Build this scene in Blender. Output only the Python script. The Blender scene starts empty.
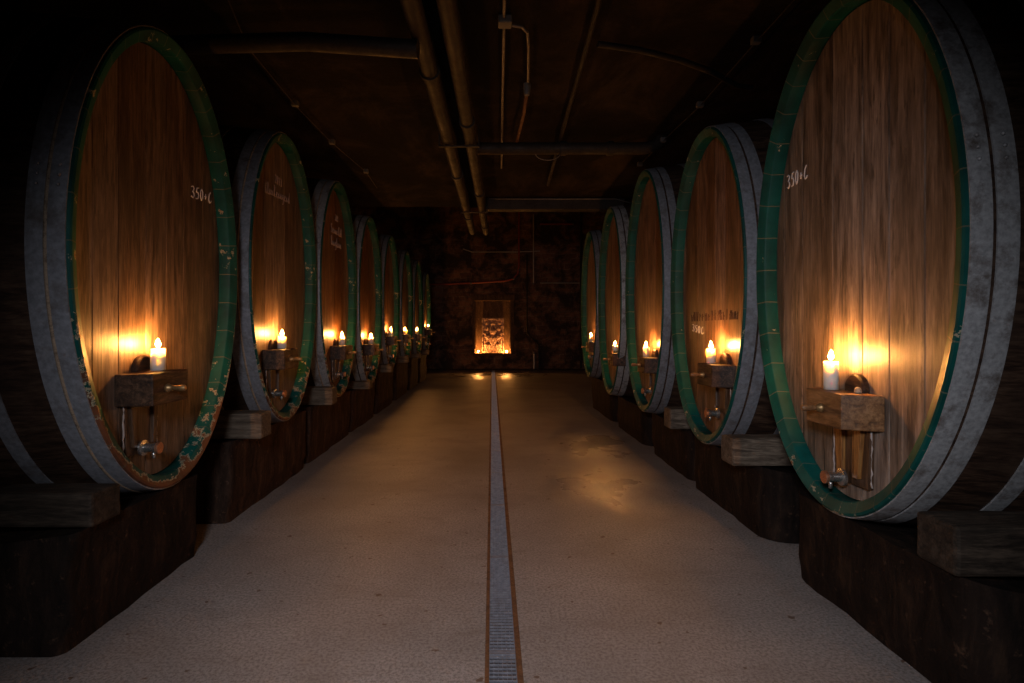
import bpy, math, random
from mathutils import Vector, noise
random.seed(4)
C = bpy.context.scene.collection
PI = math.pi
EYE = 1.40            # camera height, metres
F = 560.0             # focal length in pixels of a 1024 px wide frame

# ------------------------------------------------------------------ materials
def new_mat(name):
    m = bpy.data.materials.new(name); m.use_nodes = True
    nt = m.node_tree
    return m, nt, nt.nodes['Principled BSDF']

def N(nt, typ, **kw):
    n = nt.nodes.new(typ)
    for k, v in kw.items():
        if k in ('ins',):
            for kk, vv in v.items(): n.inputs[kk].default_value = vv
        else: setattr(n, k, v)
    return n

def ramp(nt, src, stops, interp='LINEAR'):
    r = nt.nodes.new('ShaderNodeValToRGB'); cr = r.color_ramp; cr.interpolation = interp
    while len(cr.elements) < len(stops): cr.elements.new(0.5)
    for e, (p, c) in zip(cr.elements, stops):
        e.position = p; e.color = (c[0], c[1], c[2], 1) if not isinstance(c, (int, float)) else (c, c, c, 1)
    nt.links.new(src, r.inputs[0]); return r.outputs[0]

def coords(nt, scale=(1, 1, 1), kind='Object'):
    tc = nt.nodes.new('ShaderNodeTexCoord'); mp = nt.nodes.new('ShaderNodeMapping')
    mp.inputs['Scale'].default_value = scale
    nt.links.new(tc.outputs[kind], mp.inputs['Vector']); return mp.outputs[0]

def noise_tex(nt, vec, scale, detail=5, rough=.6, dist=0):
    n = nt.nodes.new('ShaderNodeTexNoise')
    n.inputs['Scale'].default_value = scale; n.inputs['Detail'].default_value = detail
    n.inputs['Roughness'].default_value = rough; n.inputs['Distortion'].default_value = dist
    nt.links.new(vec, n.inputs['Vector']); return n.outputs['Fac']

def mixc(nt, fac, a, b, mode='MIX'):
    m = nt.nodes.new('ShaderNodeMix'); m.data_type = 'RGBA'; m.blend_type = mode
    for i, v in ((0, fac), (6, a), (7, b)):
        if hasattr(v, 'links') or hasattr(v, 'is_linked'): nt.links.new(v, m.inputs[i])
        else: m.inputs[i].default_value = v if i == 0 else (v[0], v[1], v[2], 1)
    return m.outputs[2]

def math_n(nt, op, a, b=0.0, clamp=False):
    m = nt.nodes.new('ShaderNodeMath'); m.operation = op; m.use_clamp = clamp
    for i, v in ((0, a), (1, b)):
        if hasattr(v, 'is_linked'): nt.links.new(v, m.inputs[i])
        else: m.inputs[i].default_value = v
    return m.outputs[0]

def bump(nt, bs, h, strength=.3, dist=.01):
    b = nt.nodes.new('ShaderNodeBump'); b.inputs['Strength'].default_value = strength
    b.inputs['Distance'].default_value = dist
    nt.links.new(h, b.inputs['Height']); nt.links.new(b.outputs[0], bs.inputs['Normal'])

def wood_mat(name, dark, mid, light, grain=(9, 9, .7), rough=.45, plank=False, bstr=.3, stain=.5, seed=0):
    m, nt, bs = new_mat(name)
    v = coords(nt, grain)
    oi = nt.nodes.new('ShaderNodeObjectInfo')
    add = nt.nodes.new('ShaderNodeVectorMath'); add.operation = 'ADD'
    sc = nt.nodes.new('ShaderNodeVectorMath'); sc.operation = 'SCALE'
    sc.inputs[0].default_value = (31, 17, 23); nt.links.new(oi.outputs['Random'], sc.inputs['Scale'])
    nt.links.new(v, add.inputs[0]); nt.links.new(sc.outputs[0], add.inputs[1])
    vv = add.outputs[0]
    if plank:
        at = nt.nodes.new('ShaderNodeAttribute'); at.attribute_name = 'plank'
        a2 = nt.nodes.new('ShaderNodeVectorMath'); a2.operation = 'ADD'
        s2 = nt.nodes.new('ShaderNodeVectorMath'); s2.operation = 'SCALE'
        s2.inputs[0].default_value = (7, 5, 11); nt.links.new(at.outputs['Fac'], s2.inputs['Scale'])
        nt.links.new(vv, a2.inputs[0]); nt.links.new(s2.outputs[0], a2.inputs[1]); vv = a2.outputs[0]
    n1 = noise_tex(nt, vv, 3.2, 8, .68, .6)
    n2 = noise_tex(nt, vv, 14, 4, .6)
    s = math_n(nt, 'ADD', math_n(nt, 'MULTIPLY', n1, .7), math_n(nt, 'MULTIPLY', n2, .3))
    col = ramp(nt, s, [(.40, dark), (.5, mid), (.60, light)])
    if plank:
        fl = noise_tex(nt, coords(nt, (34, 34, 6)), 1.0, 4, .6)
        col = mixc(nt, ramp(nt, fl, [(.60, 0.0), (.68, .75)]), col, tuple(c * .6 for c in dark))
        bl = noise_tex(nt, coords(nt, (3.2, 3.2, .9)), 1.3, 5, .7, .5)
        col = mixc(nt, ramp(nt, bl, [(.50, 0.0), (.66, .6)]), col, tuple(c * .35 for c in mid))
    n3 = noise_tex(nt, coords(nt, (3, 3, 1.1)), 1.6, 5, .6, .3)
    col = mixc(nt, ramp(nt, n3, [(.45, stain), (.62, 0.0)]), col, tuple(c * .45 for c in mid))
    if plank:
        hsv = nt.nodes.new('ShaderNodeHueSaturation')
        nt.links.new(math_n(nt, 'ADD', math_n(nt, 'MULTIPLY', at.outputs['Fac'], .6), .72), hsv.inputs['Value'])
        nt.links.new(math_n(nt, 'ADD', math_n(nt, 'MULTIPLY', at.outputs['Fac'], -.3), 1.05), hsv.inputs['Saturation'])
        nt.links.new(col, hsv.inputs['Color']); col = hsv.outputs[0]
    nt.links.new(col, bs.inputs['Base Color'])
    nt.links.new(ramp(nt, n3, [(.35, rough + .12), (.65, rough - .08)]), bs.inputs['Roughness'])
    bump(nt, bs, s, bstr, .006)
    return m

M = {}
M['head'] = wood_mat('cask head oak', (.042, .024, .015), (.15, .088, .053), (.27, .17, .11), (10, 10, .75), .40, True, .3, .45)
M['head_red'] = wood_mat('cask head oak reddish', (.042, .018, .008), (.17, .072, .029), (.31, .15, .066), (10, 10, .75), .36, True, .3, .4)
M['head_pale'] = wood_mat('cask head oak weathered', (.060, .039, .026), (.20, .135, .092), (.34, .240, .168), (6, 6, .5), .42, True, .35, .35)
M['stave'] = wood_mat('stave oak', (.018, .010, .007), (.055, .030, .019), (.10, .06, .038), (1, 8, 8), .55)
M['bar_dark'] = wood_mat('yoke dark oak', (.018, .010, .007), (.055, .028, .016), (.12, .062, .034), (8, 1.2, 8), .5, stain=.3)
M['bar_warm'] = wood_mat('yoke warm oak', (.09, .038, .014), (.21, .095, .036), (.33, .165, .07), (8, 1.2, 8), .42, stain=.25)
M['batten'] = wood_mat('hatch batten', (.12, .045, .012), (.30, .125, .034), (.42, .20, .06), (12, 12, 1), .4, stain=.2)
M['hatch'] = wood_mat('hatch door oak', (.035, .018, .010), (.095, .048, .024), (.17, .09, .048), (12, 12, .8), .38, stain=.4)
M['timber'] = wood_mat('chock timber', (.055, .040, .028), (.14, .105, .075), (.23, .18, .13), (1.1, 9, 9), .75, stain=.5, bstr=.5)
M['timber_dark'] = wood_mat('chock timber dark', (.014, .010, .007), (.038, .027, .019), (.075, .054, .038), (1.1, 9, 9), .75, stain=.5, bstr=.5)
M['cork'] = wood_mat('cork', (.25, .16, .09), (.45, .32, .2), (.6, .45, .3), (30, 30, 30), .8, stain=.1)

def metal_mat(name, base, rust, rough=.5, metallic=.5, amt=.5, scale=9, bs_=.15):
    m, nt, bs = new_mat(name)
    n = noise_tex(nt, coords(nt), scale, 8, .7)
    n2 = noise_tex(nt, coords(nt), scale * 6, 4, .6)
    c = ramp(nt, n2, [(.3, tuple(x * .7 for x in base)), (.7, tuple(min(1, x * 1.25) for x in base))])
    c = mixc(nt, ramp(nt, n, [(.5, 0.0), (.68, amt)]), c, rust)
    nt.links.new(c, bs.inputs['Base Color']); bs.inputs['Metallic'].default_value = metallic
    nt.links.new(ramp(nt, n, [(.35, rough - .1), (.7, rough + .2)]), bs.inputs['Roughness'])
    bump(nt, bs, n2, bs_, .003); return m
M['hoop'] = metal_mat('galvanised hoop', (.24, .245, .265), (.11, .09, .08), .5, .2, .85, 7)
M['hoop_old'] = metal_mat('spotted hoop', (.36, .36, .36), (.11, .085, .07), .5, .2, .95, 10)
M['steel'] = metal_mat('tap steel', (.55, .53, .5), (.3, .2, .12), .25, .9, .3, 20)
M['copper'] = metal_mat('tap copper cap', (.62, .30, .17), (.35, .15, .08), .35, .8, .3, 20)
M['brass'] = metal_mat('brass', (.40, .24, .10), (.14, .08, .04), .38, .7, .6, 30)
M['grate'] = metal_mat('grate steel', (.36, .36, .40), (.2, .16, .13), .38, .55, .5, 6)
M['rust'] = metal_mat('rusty rail', (.16, .075, .035), (.07, .032, .018), .65, .2, .8, 14)
M['seam'] = metal_mat('flaking seam', (.30, .22, .15), (.045, .028, .02), .8, 0, 1.0, 26)
M['wallpipe'] = metal_mat('pale wall conduit', (.42, .38, .34), (.2, .14, .1), .35, .3, .4, 10)
M['redpipe'] = metal_mat('red pipe', (.27, .045, .02), (.11, .03, .016), .45, .1, .5, 10)
M['conduit'] = metal_mat('grey conduit', (.16, .145, .13), (.08, .06, .05), .4, .3, .4, 10)
M['duct'] = metal_mat('painted ceiling pipe', (.024, .020, .017), (.013, .010, .008), .55, .1, .7, 5)
M['blackcable'] = metal_mat('black cable', (.012, .011, .01), (.03, .02, .02), .6, 0, .3, 5)
M['clip'] = metal_mat('plastic clip', (.10, .098, .095), (.06, .05, .045), .5, 0, .3, 5)

def rim_mat(name, chips, lowbias):
    m, nt, bs = new_mat(name)
    tc = nt.nodes.new('ShaderNodeTexCoord'); sp = nt.nodes.new('ShaderNodeSeparateXYZ')
    nt.links.new(tc.outputs['UV'], sp.inputs[0])
    so = nt.nodes.new('ShaderNodeSeparateXYZ'); nt.links.new(tc.outputs['Object'], so.inputs[0])
    n = noise_tex(nt, coords(nt), 9, 8, .72)
    n2 = noise_tex(nt, coords(nt), 3.5, 4, .6)
    g = ramp(nt, n2, [(.3, (.0012, .030, .025)), (.55, (.002, .062, .052)), (.75, (.006, .10, .082))])
    # peeled paint has its own shape: low on the ring and along its outer edge
    low = math_n(nt, 'MULTIPLY', ramp(nt, math_n(nt, 'MULTIPLY', so.outputs['Z'], .38), [(.0, 1.0), (.36, 0.0)]), lowbias)
    edge = math_n(nt, 'MULTIPLY', math_n(nt, 'SUBTRACT', .55, sp.outputs['Y']), 5.0, True)
    k = math_n(nt, 'ADD', math_n(nt, 'ADD', n, math_n(nt, 'MULTIPLY', low, math_n(nt, 'ADD', math_n(nt, 'MULTIPLY', edge, .8), .2))),
               math_n(nt, 'ADD', math_n(nt, 'MULTIPLY', edge, .05 if chips > -.02 else .01), chips))
    bare = ramp(nt, n2, [(.35, (.055, .024, .013)), (.62, (.17, .062, .028))])
    c = mixc(nt, ramp(nt, k, [(.600, 0.0), (.612, 1.0)]), g, (.40, .34, .22))
    c = mixc(nt, ramp(nt, k, [(.635, 0.0), (.65, 1.0)]), c, bare)
    fr = math_n(nt, 'FRACT', sp.outputs['X'])
    line = ramp(nt, fr, [(0, 1.0), (.018, 1.0), (.035, 0.0)])
    c = mixc(nt, math_n(nt, 'MULTIPLY', line, .75), c, mixc(nt, n, (.01, .02, .015), (.22, .2, .12)))
    nt.links.new(c, bs.inputs['Base Color'])
    bs.inputs['Roughness'].default_value = .5; bs.inputs['Specular IOR Level'].default_value = .2
    h = math_n(nt, 'SUBTRACT', ramp(nt, k, [(.60, 1.0), (.64, 0.2)]), line)
    bump(nt, bs, h, .5, .003); return m
M['rim_worn'] = rim_mat('green rim paint, peeling', -.02, .40)
M['rim_mid'] = rim_mat('green rim paint, chipped', -.02, .22)
M['rim_good'] = rim_mat('green rim paint', -.05, .06)

def stone_mat(name, a, b, c_, streak=True):
    m, nt, bs = new_mat(name)
    n = noise_tex(nt, coords(nt, (5, 5, 1.4)), 2.2, 8, .7, .4)
    n2 = noise_tex(nt, coords(nt), 22, 6, .7)
    col = ramp(nt, n, [(.35, a), (.55, b), (.70, c_)])
    col = mixc(nt, ramp(nt, n2, [(.60, 0.0), (.72, .6)]), col, tuple(min(1, x * 3.0) for x in c_))
    nt.links.new(col, bs.inputs['Base Color']); bs.inputs['Roughness'].default_value = .8; bs.inputs['Specular IOR Level'].default_value = .12
    bump(nt, bs, math_n(nt, 'ADD', n, math_n(nt, 'MULTIPLY', n2, .6)), .6, .02); return m
M['plinth'] = stone_mat('dark damp stone', (.006, .004, .003), (.017, .010, .007), (.040, .022, .013))
M['plinth_brown'] = stone_mat('brown damp stone', (.012, .007, .005), (.042, .023, .015), (.085, .047, .030))
M['sandstone'] = stone_mat('sandstone frame', (.06, .038, .024), (.12, .075, .045), (.18, .115, .07))
M['plaster'] = stone_mat('niche plaster', (.10, .06, .035), (.17, .105, .06), (.24, .15, .09))
M['relief'] = stone_mat('carved red sandstone', (.30, .19, .15), (.50, .34, .27), (.60, .43, .35))

for k_ in ('timber_dark', 'timber', 'bar_dark', 'duct', 'blackcable', 'stave'):
    M[k_].node_tree.nodes['Principled BSDF'].inputs['Specular IOR Level'].default_value = .2
# floor
m, nt, bs = new_mat('screed floor'); M['floor'] = m
v = coords(nt)
n1 = noise_tex(nt, v, .9, 7, .62, .3); n2 = noise_tex(nt, v, 6, 8, .7); n3 = noise_tex(nt, v, 70, 5, .75)
c = ramp(nt, n1, [(.3, (.22, .195, .18)), (.52, (.33, .295, .275)), (.7, (.40, .365, .345))])
c = mixc(nt, ramp(nt, n2, [(.60, 0.0), (.78, .55)]), c, (.14, .105, .08))
c = mixc(nt, ramp(nt, n3, [(.40, .75), (.56, 0.0)]), c, (.12, .10, .085))
st = noise_tex(nt, coords(nt, (1.0, 2.6, 1)), 1.7, 5, .65, 1.2)
c = mixc(nt, ramp(nt, st, [(.54, 0.0), (.74, .45)]), c, (.16, .13, .11))
sp1 = noise_tex(nt, v, 14, 2, .5)
c = mixc(nt, ramp(nt, sp1, [(.70, 0.0), (.725, .85)]), c, (.10, .05, .028))
nt.links.new(c, bs.inputs['Base Color'])
wet = noise_tex(nt, coords(nt, (1, .8, 1)), 2.2, 6, .6, .4)
def puddle(cx, cy, rx, ry):
    mp = nt.nodes.new('ShaderNodeMapping'); tc = nt.nodes.new('ShaderNodeTexCoord')
    mp.inputs['Location'].default_value = (-cx/rx, -cy/ry, 0); mp.inputs['Scale'].default_value = (1/rx, 1/ry, 0)
    ln = nt.nodes.new('ShaderNodeVectorMath'); ln.operation = 'LENGTH'
    nt.links.new(tc.outputs['Object'], mp.inputs['Vector']); nt.links.new(mp.outputs[0], ln.inputs[0])
    return math_n(nt, 'SUBTRACT', 1.0, ln.outputs['Value'], True)
pd = math_n(nt, 'MAXIMUM', puddle(.95, 5.1, .7, 1.1), math_n(nt, 'MAXIMUM', puddle(1.25, 6.9, .7, 1.5), puddle(.1, 18.2, 3.0, 2.4)))
wm = math_n(nt, 'MULTIPLY', ramp(nt, pd, [(0, 0.0), (.7, 1.0)]), ramp(nt, wet, [(.36, .1), (.62, 1.0)]))
spk = noise_tex(nt, v, 26, 3, .6)
rg = ramp(nt, wm, [(0, .56), (.5, .28), (1.0, .17)])
nt.links.new(rg, bs.inputs['Roughness'])
bs.inputs['Specular IOR Level'].default_value = .5
hh = math_n(nt, 'ADD', math_n(nt, 'MULTIPLY', n2, .8), math_n(nt, 'MULTIPLY', n3, .5))
bump(nt, bs, math_n(nt, 'ADD', hh, math_n(nt, 'MULTIPLY', math_n(nt, 'MULTIPLY', spk, wm), .42)), .5, .010)

# ceiling, brick and side walls
m, nt, bs = new_mat('sooty concrete ceiling'); M['ceiling'] = m
n1 = noise_tex(nt, coords(nt, (1, .6, 1)), 1.3, 8, .7, .5)
n2 = noise_tex(nt, coords(nt), 12, 6, .7)
c = ramp(nt, n1, [(.3, (.006, .005, .0044)), (.5, (.013, .0105, .009)), (.68, (.040, .029, .022))])
nt.links.new(c, bs.inputs['Base Color']); bs.inputs['Roughness'].default_value = .95; bs.inputs['Specular IOR Level'].default_value = .05
bump(nt, bs, math_n(nt, 'ADD', n1, math_n(nt, 'MULTIPLY', n2, .4)), .6, .03)

def brick_mat(name, swap):
    m, nt, bs = new_mat(name)
    tc = nt.nodes.new('ShaderNodeTexCoord'); s = nt.nodes.new('ShaderNodeSeparateXYZ'); cb = nt.nodes.new('ShaderNodeCombineXYZ')
    nt.links.new(tc.outputs['Object'], s.inputs[0])
    nt.links.new(s.outputs['Y' if swap else 'X'], cb.inputs[0]); nt.links.new(s.outputs['Z'], cb.inputs[1])
    ds = nt.nodes.new('ShaderNodeVectorMath'); ds.operation = 'ADD'
    nz = nt.nodes.new('ShaderNodeTexNoise'); nz.inputs['Scale'].default_value = 2.5
    sc = nt.nodes.new('ShaderNodeVectorMath'); sc.operation = 'SCALE'; sc.inputs['Scale'].default_value = .22
    nt.links.new(cb.outputs[0], nz.inputs['Vector']); nt.links.new(nz.outputs['Color'], sc.inputs[0])
    nt.links.new(cb.outputs[0], ds.inputs[0]); nt.links.new(sc.outputs[0], ds.inputs[1])
    b = nt.nodes.new('ShaderNodeTexBrick'); nt.links.new(ds.outputs[0], b.inputs['Vector'])
    for k, vv in (('Scale', 1.0), ('Brick Width', .42), ('Row Height', .17), ('Mortar Size', .018), ('Mortar Smooth', .3), ('Bias', -.2)):
        b.inputs[k].default_value = vv
    b.inputs['Color1'].default_value = (.28, .13, .07, 1); b.inputs['Color2'].default_value = (.12, .055, .035, 1)
    b.inputs['Mortar'].default_value = (.26, .17, .11, 1)
    n = noise_tex(nt, coords(nt), 1.4, 8, .7, .4)
    c = mixc(nt, ramp(nt, n, [(.44, .95), (.60, .1)]), b.outputs['Color'], (.020, .012, .009))
    c = mixc(nt, ramp(nt, noise_tex(nt, coords(nt), 5, 6, .7), [(.62, 0.0), (.72, .6)]), c, (.28, .18, .11))
    nt.links.new(c, bs.inputs['Base Color']); bs.inputs['Roughness'].default_value = .85
    bump(nt, bs, math_n(nt, 'ADD', n, math_n(nt, 'MULTIPLY', b.outputs['Fac'], -.4)), .7, .04); return m
M['brick'] = brick_mat('sooty masonry', False); M['brick_side'] = brick_mat('sooty masonry side', True)

m, nt, bs = new_mat('candle wax'); M['wax'] = m
bs.inputs['Base Color'].default_value = (.88, .82, .70, 1); bs.inputs['Roughness'].default_value = .45
bs.inputs['Subsurface Weight'].default_value = 1.0
bs.subsurface_method = 'BURLEY'
bs.inputs['Subsurface Radius'].default_value = (1.0, .75, .45); bs.inputs['Subsurface Scale'].default_value = .09
m, nt, bs = new_mat('wick'); M['wick'] = m
bs.inputs['Base Color'].default_value = (.01, .01, .01, 1)
def flame_mat(name, strength):
    m, nt, bs = new_mat(name)
    bs.inputs['Base Color'].default_value = (0, 0, 0, 1); bs.inputs['Roughness'].default_value = 1
    bs.inputs['Emission Color'].default_value = (1, .39, .085, 1)
    bs.inputs['Emission Strength'].default_value = strength
    return m
FLAME = 1750
M['flame'] = flame_mat('candle flame', FLAME)
M['flame_niche'] = flame_mat('niche flame', 2000)
m, nt, bs = new_mat('chalk'); M['chalk'] = m
bs.inputs['Base Color'].default_value = (.72, .68, .66, 1); bs.inputs['Roughness'].default_value = .95
m, nt, bs = new_mat('faded chalk'); M['chalk_faint'] = m
bs.inputs['Base Color'].default_value = (.36, .27, .23, 1); bs.inputs['Roughness'].default_value = .95
m, nt, bs = new_mat('burnt lettering'); M['burnt'] = m
bs.inputs['Base Color'].default_value = (.06, .028, .014, 1); bs.inputs['Roughness'].default_value = .8
m, nt, bs = new_mat('mineral drip'); M['drip'] = m
bs.inputs['Base Color'].default_value = (.42, .36, .33, 1); bs.inputs['Roughness'].default_value = .3

# ------------------------------------------------------------------ mesh helpers
class MB:
    def __init__(s): s.v = []; s.f = []; s.uv = {}; s.at = []
    def add(s, vs, fs):
        o = len(s.v); s.v += [tuple(v) for v in vs]; s.f += [tuple(i + o for i in f) for f in fs]
    def box(s, x0, x1, y0, y1, z0, z1):
        x0, x1 = sorted((x0, x1)); y0, y1 = sorted((y0, y1))
        s.add([(x0,y0,z0),(x1,y0,z0),(x1,y1,z0),(x0,y1,z0),(x0,y0,z1),(x1,y0,z1),(x1,y1,z1),(x0,y1,z1)],
              [(3,2,1,0),(4,5,6,7),(0,1,5,4),(1,2,6,5),(2,3,7,6),(3,0,4,7)])
    def tube(s, pts, r, n=10, cap=True, r1=None):
        pts = [Vector(p) for p in pts]; L = len(pts); rings = []
        ref = None
        for i, p in enumerate(pts):
            d = (pts[min(i+1, L-1)] - pts[max(i-1, 0)]).normalized()
            if ref is None:
                up = Vector((0, 0, 1)) if abs(d.z) < .9 else Vector((1, 0, 0))
                u = d.cross(up).normalized()
            else:
                u = (ref - d * ref.dot(d)).normalized()
            ref = u; w = d.cross(u)
            rr = r if r1 is None else r + (r1 - r) * i / (L - 1)
            rings.append([p + (u * math.cos(a) + w * math.sin(a)) * rr for a in [2*PI*k/n for k in range(n)]])
        vs = [v for rg in rings for v in rg]; fs = []
        for i in range(L - 1):
            for k in range(n):
                a = i*n+k; b = i*n+(k+1) % n
                fs.append((a, b, b+n, a+n))
        if cap: fs += [tuple(range(n))[::-1], tuple((L-1)*n+k for k in range(n))]
        s.add(vs, fs)
    def lathe(s, prof, n=24, origin=(0,0,0), axis='z', sgn=1):
        # prof: (r, h) pairs, closed with caps where r == 0
        vs = []; fs = []; idx = []
        for r, h in prof:
            ring = []
            for k in range(n if r > 0 else 1):
                a = 2*PI*k/n; c, q = r*math.cos(a), r*math.sin(a)
                p = (c, q, h) if axis == 'z' else (h*sgn, c, q)
                ring.append(len(vs)); vs.append(tuple(o+v for o, v in zip(origin, p)))
            idx.append(ring)
        for A, B in zip(idx, idx[1:]):
            for k in range(n):
                a0 = A[k % len(A)]; a1 = A[(k+1) % len(A)]; b0 = B[k % len(B)]; b1 = B[(k+1) % len(B)]
                if len(A) == 1: fs.append((a0, b1, b0))
                elif len(B) == 1: fs.append((a0, a1, b0))
                else: fs.append((a0, a1, b1, b0))
        s.add(vs, fs)
    def build(s, name, mat, parent=None, smooth=False, loc=(0,0,0), bevel=0, auto=None):
        me = bpy.data.meshes.new(name); me.from_pydata(s.v, [], s.f)
        import bmesh
        bm = bmesh.new(); bm.from_mesh(me); bmesh.ops.recalc_face_normals(bm, faces=bm.faces); bm.to_mesh(me); bm.free()
        me.materials.append(mat)
        if smooth:
            for p in me.polygons: p.use_smooth = True
        o = bpy.data.objects.new(name, me); C.objects.link(o); o.location = loc
        if parent: o.parent = parent
        if auto is not None:
            try: me.set_sharp_from_angle(angle=math.radians(auto))
            except Exception: pass
        if bevel:
            b = o.modifiers.new('bevel', 'BEVEL'); b.width = bevel; b.segments = 2; b.limit_method = 'ANGLE'
        return o

def thing(name, label, cat, loc, group=None):
    o = bpy.data.objects.new(name, None); C.objects.link(o); o.location = loc
    o.empty_display_size = .1
    o['label'] = label; o['category'] = cat
    if group: o['group'] = group
    return o
def tag(o, label, cat, group=None, kind=None):
    o['label'] = label; o['category'] = cat
    if group: o['group'] = group
    if kind: o['kind'] = kind
    return o
def struct(o): o['kind'] = 'structure'; return o

# ------------------------------------------------------------------ casks
HEAD_IN = .10; RIMW = .072; CLEN = 2.25
def kk(t): return 1 + .075 * (1 - ((t - CLEN/2) / (CLEN/2))**2)

# 3x5 style hand strokes for chalk marks, unit box
STROKES = {
 '3': [[(.05,.9),(.4,1.0),(.75,.85),(.6,.62),(.35,.53),(.7,.42),(.8,.2),(.45,.0),(.05,.12)]],
 '5': [[(.85,1.0),(.35,.95),(.25,.58),(.6,.6),(.8,.35),(.6,.05),(.1,.03)]],
 '0': [[(.5,1.0),(.2,.8),(.15,.3),(.45,.0),(.75,.25),(.8,.75),(.5,1.0)]],
 '+': [[(.45,.68),(.45,.22)],[(.2,.45),(.75,.47)]],
 'C': [[(.75,1.0),(.35,.75),(.2,.3),(.45,.02),(.8,.1),(.95,.25)]],
 '2': [[(.1,.8),(.4,1.0),(.75,.8),(.6,.45),(.1,.05),(.85,.05)]],
 '1': [[(.3,.8),(.55,1.0),(.5,.0)]],
 'S': [[(.85,.9),(.5,1.0),(.15,.8),(.45,.5),(.8,.3),(.5,.0),(.05,.1)]],
 'K': [[(.2,1.0),(.15,.0)],[(.8,1.0),(.2,.5),(.9,.0)]],
 'l': [[(.2,.1),(.6,.8),(.4,1.0),(.25,.7),(.35,.1),(.7,.0)]],
 'n': [[(.05,.0),(.15,.5),(.2,.1),(.5,.5),(.6,.05),(.9,.1)]],
 'e': [[(.1,.25),(.7,.35),(.5,.55),(.2,.4),(.2,.1),(.6,.0),(.95,.15)]],
 'u': [[(.05,.5),(.2,.05),(.6,.1),(.7,.5),(.75,.05),(.95,.1)]],
 'g': [[(.8,.5),(.3,.5),(.2,.15),(.7,.15),(.8,.5),(.75,-.35),(.2,-.35)]],
 'd': [[(.7,.3),(.3,.5),(.1,.2),(.4,.0),(.7,.2),(.8,1.0),(.75,.0)]],
 'r': [[(.1,.5),(.2,.0),(.3,.4),(.8,.5)]],
 ' ': [],
}
def writing(parent, s, base, origin_y, origin_z, xh, text, w, h, mat, slope=0, rad=.0035, name='chalk_writing'):
    """text on a head plane: s=-1 left row (reads towards +y), s=+1 right row (reads towards -y)"""
    mb = MB(); cw = w / len(text)
    for i, ch in enumerate(text):
        for st in STROKES.get(ch, []):
            P = []
            for (u, v) in st:
                du = (i + u * .85) * cw
                y = origin_y + (du if s < 0 else -du)
                z = origin_z + v * h + du * slope
                P.append((s * (xh - .002) - base[0], y - base[1], z - base[2]))
            Q = []
            for a, b in zip(P, P[1:]):
                for q in range(3): Q.append(tuple(a[j] + (b[j]-a[j])*q/3 for j in range(3)))
            Q.append(P[-1])
            mb.tube(Q, rad, 5)
    return mb.build(name, mat, parent, smooth=True)

def ellipse_band(sec, s, a, b, zc, n=112, closed=False):
    """sec: list of (t, off) -> ring surfaces; local coords with base at (0,0)."""
    vs = []; fs = []; uv = []
    for (t, off) in sec:
        k = kk(t)
        for i in range(n):
            th = 2*PI*i/n
            vs.append((s*t, (a*k+off)*math.cos(th), zc + (b*k+off)*math.sin(th)))
    m_ = len(sec); rng = m_ if closed else m_-1
    for j in range(rng):
        j2 = (j+1) % m_
        for i in range(n):
            i2 = (i+1) % n
            fs.append((j*n+i, j*n+i2, j2*n+i2, j2*n+i))
            uv.append([(i/n, j/(m_-1)), ((i+1)/n, j/(m_-1)), ((i+1)/n, (j+1)/(m_-1)), (i/n, (j+1)/(m_-1))])
    return vs, fs, uv

def set_uv(o, vs, fs, uv, us=1):
    me = o.data; l = me.uv_layers.new(name='UVMap')
    key = {frozenset(f): dict(zip(f, u)) for f, u in zip(fs, uv)}
    for p in me.polygons:
        d = key.get(frozenset(p.vertices))
        if not d: continue
        for li in p.loop_indices:
            u, v = d[me.loops[li].vertex_index]; l.data[li].uv = (u*us, v)

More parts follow.
